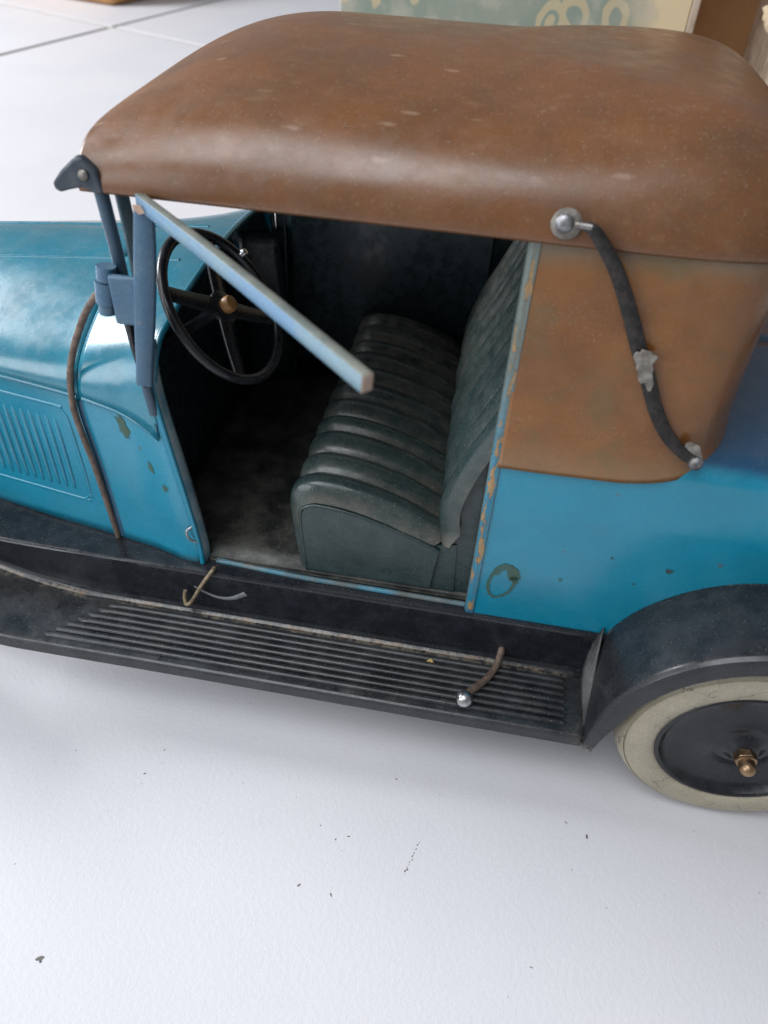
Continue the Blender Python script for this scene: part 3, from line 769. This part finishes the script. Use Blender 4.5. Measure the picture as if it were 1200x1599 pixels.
# clamp: barrel on the pillar plus a plate gripping the side-wing channel
cl = tube('wing_hinge', [(-15.75, 27.85, 25.9), (-15.82, 27.8, 25.3)], 0.40, FRAME, car, 14, 1)
tube('barrel', [(-15.86, 27.78, 25.24), (-15.96, 27.72, 24.32)], 0.46, FRAME, cl, 14, 1)
tube('barrel', [(-15.97, 27.7, 24.28), (-16.02, 27.68, 23.85)], 0.36, FRAME, cl, 14, 1)
boxm('hinge_plate', (-15.55, 27.32, 23.55), (-14.05, 27.62, 25.75), FRAME, cl, 0.12)
tube('stay', [(-15.2, 27.75, 23.7), (-15.25, 27.95, 22.0), (-15.25, 28.25, 19.9)], lambda t: 0.22-0.12*t, BLACK_CLEAN, cl, 8, 4)
COPPER = m_plain('bare_copper_primer', (0.36, 0.22, 0.15), (0.40, 0.31, 0.25), 2, 0.5)
def m_bar():
    n = N('bar_enamel_sky_sheen')
    c = n.mix(n.ramp(n.noise(0.35, 4), 0.4, 0.62), (0.135, 0.250, 0.380), (0.185, 0.285, 0.340))  # sky reflection painted in as pale blue; upward faces turn dusty grey
    c = n.mix(n.ramp(n.upness(), 0.5, 0.8), c, n.mix(n.ramp(n.noise(0.7, 5), 0.35, 0.65), (0.13, 0.155, 0.145), (0.22, 0.235, 0.20)))
    c = n.dust(c, 0.1, (0.3, 0.3, 0.27), 0.25)
    n.bump(n.noise(2.5, 5), 0.15, 0.05)
    return n.out(c, 0.36, 0, 0.5)
BARM = m_bar()
# side wing: channel upright, and a top bar swung outwards
up = [(-13.55, 27.55, 28.6), (-13.75, 27.5, 27.0), (-14.15, 27.45, 24.5), (-14.5, 27.45, 22.5), (-14.85, 27.5, 20.6)]
wing = ribbon('side_wing', up, lambda t: 0.72+0.16*sin(pi*min(1, t*1.2)), 0.42, (0.25, -1, 0.1), FRAME, car, 6)
bar = ribbon('wing_bar', [(-13.85, 28.0, 28.7), (-13.2, 27.35, 28.7), (-9.0, 23.5, 28.62), (-3.05, 17.85, 28.45)], lambda t: 0.36+0.02*t, 0.56, (0.06, 0.0, 1.0), BARM, wing, 6, 0.08)
prism('chipped_tip', [(-13.85, 27.28, 28.8), (-13.5, 27.24, 28.82), (-13.35, 27.22, 28.55), (-13.62, 27.26, 28.45), (-13.82, 27.28, 28.6)], (0, -1, 0), 0.03, COPPER, wing, 0.01)
bar_end = Vector((-3.05, 17.85, 28.45)); bdir = (Vector((-3.05, 17.85, 28.45))-Vector((-9.0, 23.55, 28.68))).normalized()
nb = Vector((0.06, 0.0, 1.0)); nb = (nb-bdir*nb.dot(bdir)).normalized(); wb = bdir.cross(nb)
prism('bare_end', [bar_end + wb*q*0.18 + nb*s*0.27 for q, s in ((-1, -1), (1, -1), (1, 1), (-1, 1))], bdir, 0.05, COPPER, wing, 0.02)

# ---- cord looped from the hinge down the bonnet side
tube('cord', [(-15.9, 27.75, 25.05), (-16.7, 28.3, 24.3), (-18.0, 29.1, 22.75), (-19.2, 29.45, 20.65), (-19.8, 29.50, 19.0), (-19.95, 29.45, 17.9), (-20.05, 29.48, 16.5), (-19.75, 29.50, 13.4), (-19.55, 29.50, 10.5), (-19.4, 29.50, 8.2)], 0.17, RUSTWIRE, car, 10, 10, 0.05)
# dark navy strip following the cord
ribbon('cord_strip', [(x, yf(x, z)-0.05, z) for x, z in ((-19.72, 17.5), (-19.72, 16), (-19.45, 13.2), (-19.2, 10.5), (-19.05, 8.3))], lambda t: 0.35+0.1*t, 0.05, (0.1, -1, 0), m_plain('navy_strip', (0.02, 0.07, 0.13), (0.03, 0.10, 0.17), 1, 0.35), car, 6)

# ---- roof: domed pressing
RXF, RXC, RXR, RW, RZ, RA = -16.3, -1.5, 12.35, 11.0, 29.0, 4.3
def sstep(t): t = min(1, max(0, t)); return t*t*(3-2*t)
def roof_pt(u, m):
    """u 0..1 along a U-shaped path (near front -> round the back -> far front), m 0..1 centre to edge"""
    if u < 0.3 or u > 0.7:
        t = u/0.3 if u < 0.3 else (1-u)/0.3; sg = -1 if u < 0.3 else 1
        x = RXF+(RXC-RXF)*t; y = sg*m*RW; f_ = 0.0
        if t < 0.12: x -= 0.2*(1-(t/0.12))*(1-m**2)      # bowed front edge
    else:
        a = (u-0.3)/0.4*pi-pi/2; n = 6.5
        c, s_ = max(0.0, cos(a)), sin(a); k = (abs(c)**n+abs(s_)**n)**(-1/n)
        x = RXC+(RXR-RXC)*m*c*k; y = RW*m*s_*k; f_ = sstep(abs(c*k)*1.2-0.2)*(1-abs(s_*k)**6*0.6)
    tf_ = min(1.0, max(0.0, (x-RXF+0.5)/8.5)); fr = 1-(1-tf_)**2.3
    h1 = 1.45+0.55*fr; h2 = 0.15+(RA-2.0-0.15)*fr
    z = RZ+h1*max(0.0, 1-m**11)**0.6+h2*(1-m**(2.0+5.0*f_))
    z -= 0.22*max(0, x/12)**2*(1-m**6)
    return (x, YC+y, z)
NU, rings = 150, 44
vs = []; fs = []
us = [0.3*(i/45)**1.35 for i in range(45)] + [0.3+0.4*i/60 for i in range(60)] + [1-0.3*((45-i)/45)**1.35 for i in range(46)]
NU = len(us)
ms = [1-(1-i/rings)**2.3 for i in range(rings+1)]
for u in us:
    for m in ms: vs.append(roof_pt(u, m))
    e = vs[-1]; o_ = Vector((e[0]-RXC if 0.3 < u < 0.7 else 0, e[1]-YC, 0)).normalized()
    vs.append((e[0]+o_.x*0.02, e[1]+o_.y*0.02, e[2]-0.10)); vs.append((e[0]-o_.x*0.03, e[1]-o_.y*0.03, e[2]-0.22))
nr = rings+3
for i in range(NU-1):
    for j in range(nr-1):
        a = i*nr+j; fs.append((a, a+nr, a+nr+1, a+1))
roof = mesh('roof', vs, fs, ROOF, car, 60, merge=True)
sm = roof.modifiers.new('Solidify', 'SOLIDIFY'); sm.thickness = 0.14*S; sm.offset = -1
# ceiling so the underside reads dark
grid('headlining', lambda u, v: (-15.4+u*24.5, YC-10.4+v*20.8, 29.0+1.6*(1-(2*v-1)**4)), 10, 20, INNER, car, 0.05)

# ---- fixed hood behind the door: ochre wall wrapping round the back
def hood_plan(a):   # a 0..1 from near door post round the back to far door post
    L0 = 6.3
    t = a
    if t < 0.22: return (1.55+(L0-1.55)*t/0.22, -1)
    if t > 0.78: return (1.55+(L0-1.55)*(1-t)/0.22, 1)
    return None
def hood_wall(u, v):
    yw = 10.86; x1 = 11.5
    if u < 0.2 or u > 0.8:
        t = u/0.2 if u < 0.2 else (1-u)/0.2; sg = -1 if u < 0.2 else 1
        x = 1.40+4.60*t; y = sg*yw
    else:
        a = (u-0.2)/0.6*pi - pi/2; n = 4.2
        c, s = max(0, cos(a)), sin(a); k = (abs(c)**n+abs(s)**n)**(-1/n)
        x = 6.0+(x1-6.0)*c*k; y = yw*s*k
    zb = 18.35+0.25*max(0, (x-3))/3*0.3+1.2*max(0, (x-6.5)/5.1)**1.6
    z = zb+(29.25-zb)*v
    fl_ = (1-v)**6
    yy = y*(1+0.012*fl_); xx = x+0.35*fl_*max(0, (x-6)/5.6) + 0.25*max(0, (x-6)/5.6)*v**3
    yy *= 1-0.017*v
    return (xx, YC+yy, z)
hood = grid('hood_wall', hood_wall, 140, 40, TAN, car, 0.12)
# landau strap
SPTS = [(2.9, 27.62, 29.75), (3.35, 27.60, 29.45), (4.25, 27.72, 28.3), (5.1, 27.88, 26.8), (5.9, 27.95, 25.2), (6.6, 27.97, 23.9), (7.35, 27.98, 22.4), (8.2, 27.98, 21.2), (9.1, 27.92, 20.45), (9.5, 27.85, 20.3)]
strap = ribbon('landau_strap', SPTS, lambda t: 0.34+0.28*sin(pi*t)**0.7, 0.12, (0.0, -1, 0.1), LEATHER, car, 8, 0.25)
rg = random.Random(11)
fo = []
for k in range(22):
    a = 2*pi*k/22; r = 1+rg.uniform(-.22, .22)
    lx, lz = 0.40*cos(a)*r, 0.88*sin(a)*r
    if -0.2 < a-0.6 < 0.75: lx += 0.28
    fo.append((6.35+lx*0.9-lz*0.42*-1*-1, 27.86, 24.35+lz*0.92+lx*0.1))
prism('strap_joint', fo, (0, -1, 0), 0.10, FLAKE, strap, 0.04)
lathe('strap_stud', [(0.34, -0.05), (0.33, 0.07), (0.28, 0.13), (0.18, 0.19), (0.08, 0.21), (0, 0.212)], (2.15, 27.90, 29.64), (0, -1, 0.12), STEEL_DULL, strap, 24)
tube('stud_shank', [(2.5, 27.68, 29.72), (3.1, 27.6, 29.72)], 0.13, STEEL_DARK, strap, 10, 1, 0.1)
lathe('strap_stud', [(0.34, -0.1), (0.33, 0.06), (0.29, 0.14), (0.18, 0.22), (0.08, 0.25), (0, 0.25)], (9.62, 27.86, 20.15), (0.05, -1, 0.1), STEEL_DULL, strap, 20)
blot('stud_washer', 9.35, 20.55, 0.42, 0.62, lambda x, z: 28.02, FLAKE, strap, n=14, rough=0.25, seed=3, rot=0.5)
lathe('stud_washer', [(0.0, 0.03), (0.52, 0.03), (0.56, 0.0), (0.54, -0.08)], (2.22, 27.92, 29.62), (0, -1, 0.1), FLAKE, strap, 14)

# ------------------------------------------------------------------ background things
def m_print():
    n = N('printed_green_paper')
    c = n.mix(n.ramp(n.noise(0.18, 4), 0.35, 0.7), (0.25, 0.29, 0.235), (0.30, 0.32, 0.26))
    s = n.stretch(1.0, 0.0, 0.70)
    wv = n.t.nodes.new('ShaderNodeVectorMath'); wv.operation = 'ADD'; n.L(s, wv.inputs[0])
    nz = n.t.nodes.new('ShaderNodeTexNoise'); nz.inputs['Scale'].default_value = 0.5; n.L(s, nz.inputs['Vector']); n.L(nz.outputs['Color'], wv.inputs[1])
    v = n.voro(0.27, co=wv.outputs[0], rnd=0.6)
    dd = v.outputs['Distance']
    ring = n.math('MULTIPLY', n.ramp(dd, 0.19, 0.22), n.ramp(dd, 0.37, 0.34))
    dot = n.math('MULTIPLY', n.ramp(dd, 0.14, 0.11), n.ramp(n.sep(v.outputs['Color'])[0], 0.4, 0.5))
    c = n.mix(n.math('MULTIPLY', n.math('MAXIMUM', ring, dot), 0.66), c, (0.62, 0.48, 0.28))
    x = n.sep()[0]
    c = n.mix(n.ramp(n.math('ADD', x, n.math('MULTIPLY', n.noise(0.4, 4), 4)), 9.5, 13.5), c, (0.72, 0.56, 0.35))
    c = n.mix(n.math('MULTIPLY', n.ramp(n.noise(0.3, 5), 0.5, 0.68), 0.5), c, (0.52, 0.46, 0.38))
    n.bump(n.noise(2, 4), 0.1, 0.05)
    return n.out(c, 0.7, 0, 0.3)
PRINT = m_print()
CARD = m_plain('brown_cardboard', (0.46, 0.25, 0.115), (0.36, 0.185, 0.085), 0.12, 0.85, 0, 0.1, spec=0.2)
CARDEDGE = m_plain('worn_card_edge', (0.55, 0.44, 0.34), (0.36, 0.27, 0.19), 0.5, 0.85, spec=0.2)
BY = 84.0
bx_ = empty('printed_box', (-2, BY+12, 0), 'upright cardboard box in faded green ring-printed paper behind the toy car', 'box')
boxm('front_panel', (-18.2, BY, 0.02), (13.6, BY+0.5, 46), PRINT, bx_, 0.15)
boxm('side_panel', (-18.2, BY+0.52, 0.02), (-17.7, BY+22, 46), CARD, bx_, 0.1)
boxm('side_panel', (13.1, BY+0.52, 0.02), (13.6, BY+22, 46), CARD, bx_, 0.1)
boxm('back_panel', (-17.65, BY+21.5, 0.02), (13.05, BY+22, 46), CARD, bx_, 0.1)
boxm('lid', (-18.3, BY-0.1, 46.05), (13.7, BY+22.1, 46.6), PRINT, bx_, 0.1)
boxm('corner_edge', (13.62, BY-0.05, 0.02), (14.3, BY+0.8, 46), CARDEDGE, bx_, 0.15)
bb = empty('brown_carton', (28, BY+25, 0), 'open brown cardboard carton with bare inner wall at the upper right', 'box')
prism('back_wall', [(14.4, BY+6, 0.02), (21.5, BY+10, 0.02), (21.5, BY+10, 48), (14.4, BY+6, 48)], (0.4, -0.9, 0), 0.5, CARD, bb)
flap = prism('side_flap', [(21.3, BY+9.6, 0.02), (21.3, BY-4.5, 0.02), (21.3, BY-4.5, 48), (21.3, BY+9.6, 48)], (1, 0, 0), 0.6, CARDEDGE, bb, 0.1)
prism('outer_wall', [(22.3, BY-4.5, 0.02), (44, BY+4, 0.02), (44, BY+4, 48), (22.3, BY-4.5, 48)], (-0.3, 0.9, 0), 0.5, CARD, bb)
# crumbled cream pulp along the torn edge of the carton's flap
def foam():
    bm = bmesh.new(); rg = random.Random(3)
    for k in range(38):
        r = rg.uniform(0.7, 1.25)
        mt = Matrix.Translation(Vector((20.75+rg.uniform(-0.9, 0.9), BY-4.4+rg.uniform(-0.9, 0.9), 27.6+k*0.52+rg.uniform(-1, 1)))*S) @ Matrix.Rotation(rg.uniform(0, 6), 4, 'X') @ Matrix.Diagonal((1, rg.uniform(.7, 1), rg.uniform(.6, 1), 1))
        bmesh.ops.create_icosphere(bm, subdivisions=3, radius=r*S, matrix=mt)
    for v in bm.verts:
        q = v.co/S
        v.co += v.normal*S*0.22*(sin(q.x*3.1+q.z*2.3)+sin(q.y*4.3-q.z*3.7)+0.6*sin(q.x*9+q.y*7+q.z*8))
    me = bpy.data.meshes.new('torn_pulp_edge'); bm.to_mesh(me); bm.free()
    o = bpy.data.objects.new('torn_pulp_edge', me)
    return finish(o, m_plain('cream_foam', (0.66, 0.52, 0.36), (0.54, 0.41, 0.27), 1.2, 0.95, 0, 0.6, spec=0.1), flap, 180)
# wooden block far back on the floor
WOODB = m_plain('orange_wood', (0.50, 0.27, 0.10), (0.38, 0.19, 0.07), 0.15, 0.5)
def wood():
    c = Vector((-109.3, 223.4, 0)); d1 = Vector((0.31, 0.95, 0)); d2 = Vector((-0.96, 0.27, 0))
    o = prism('wooden_block', [c+Vector((0, 0, 0.02)), c+d1*42+Vector((0, 0, 0.02)), c+d1*42+d2*40+Vector((0, 0, 0.02)), c+d2*40+Vector((0, 0, 0.02))], (0, 0, 1), 22, WOODB, None, 2.2)
    return tag(o, 'orange wooden block standing on the tiles at the top edge', 'wooden block')
foam()
wood()

# ------------------------------------------------------------------ dust and crumbs on the floor
rg = random.Random(21); vs = []; fs = []
def crumb(x, y, r, el=1.0, rot=0.0):
    b = len(vs); n = 6
    for k in range(n):
        a = 2*pi*k/n; m = r*(1+rg.uniform(-.4, .4)); dx, dy = cos(a)*m*el, sin(a)*m
        vs.append((x+dx*cos(rot)-dy*sin(rot), y+dx*sin(rot)+dy*cos(rot), 0.006))
    vs.append((x, y, r*0.5))
    for k in range(n): fs.append((b+k, b+(k+1) % n, b+n))
for k in range(55):
    crumb(rg.uniform(-22, 24), rg.uniform(6, 27), abs(rg.gauss(0, 0.022))+0.010, rg.choice((1, 1, 1.5, 2.5)), rg.uniform(0, 3))
for k in range(16):   # broken pencil-like streak
    t = k/15; crumb(0.47-0.52*t+rg.uniform(-.04, .04), 18.81-1.79*t+rg.uniform(-.05, .05), rg.uniform(.012, .05), 1.2, 1.1)
crumb(-16.15, 10.0, 0.10, 1.8, 0.5); crumb(-16.05, 9.9, 0.06, 1.2, 2); crumb(-15.1, 19.7, 0.05, 1.6, 0.3); crumb(-3.25, 18.4, 0.04, 2.5, 0.2); crumb(-3.9, 18.1, 0.03, 2, 1)
cr = mesh('floor_crumbs', vs, fs, m_plain('grey_crumb', (0.10, 0.10, 0.09), (0.22, 0.20, 0.18), 3, 0.9), None, 60)
cr['kind'] = 'stuff'; cr['label'] = 'scattered dark dust crumbs on the white floor'
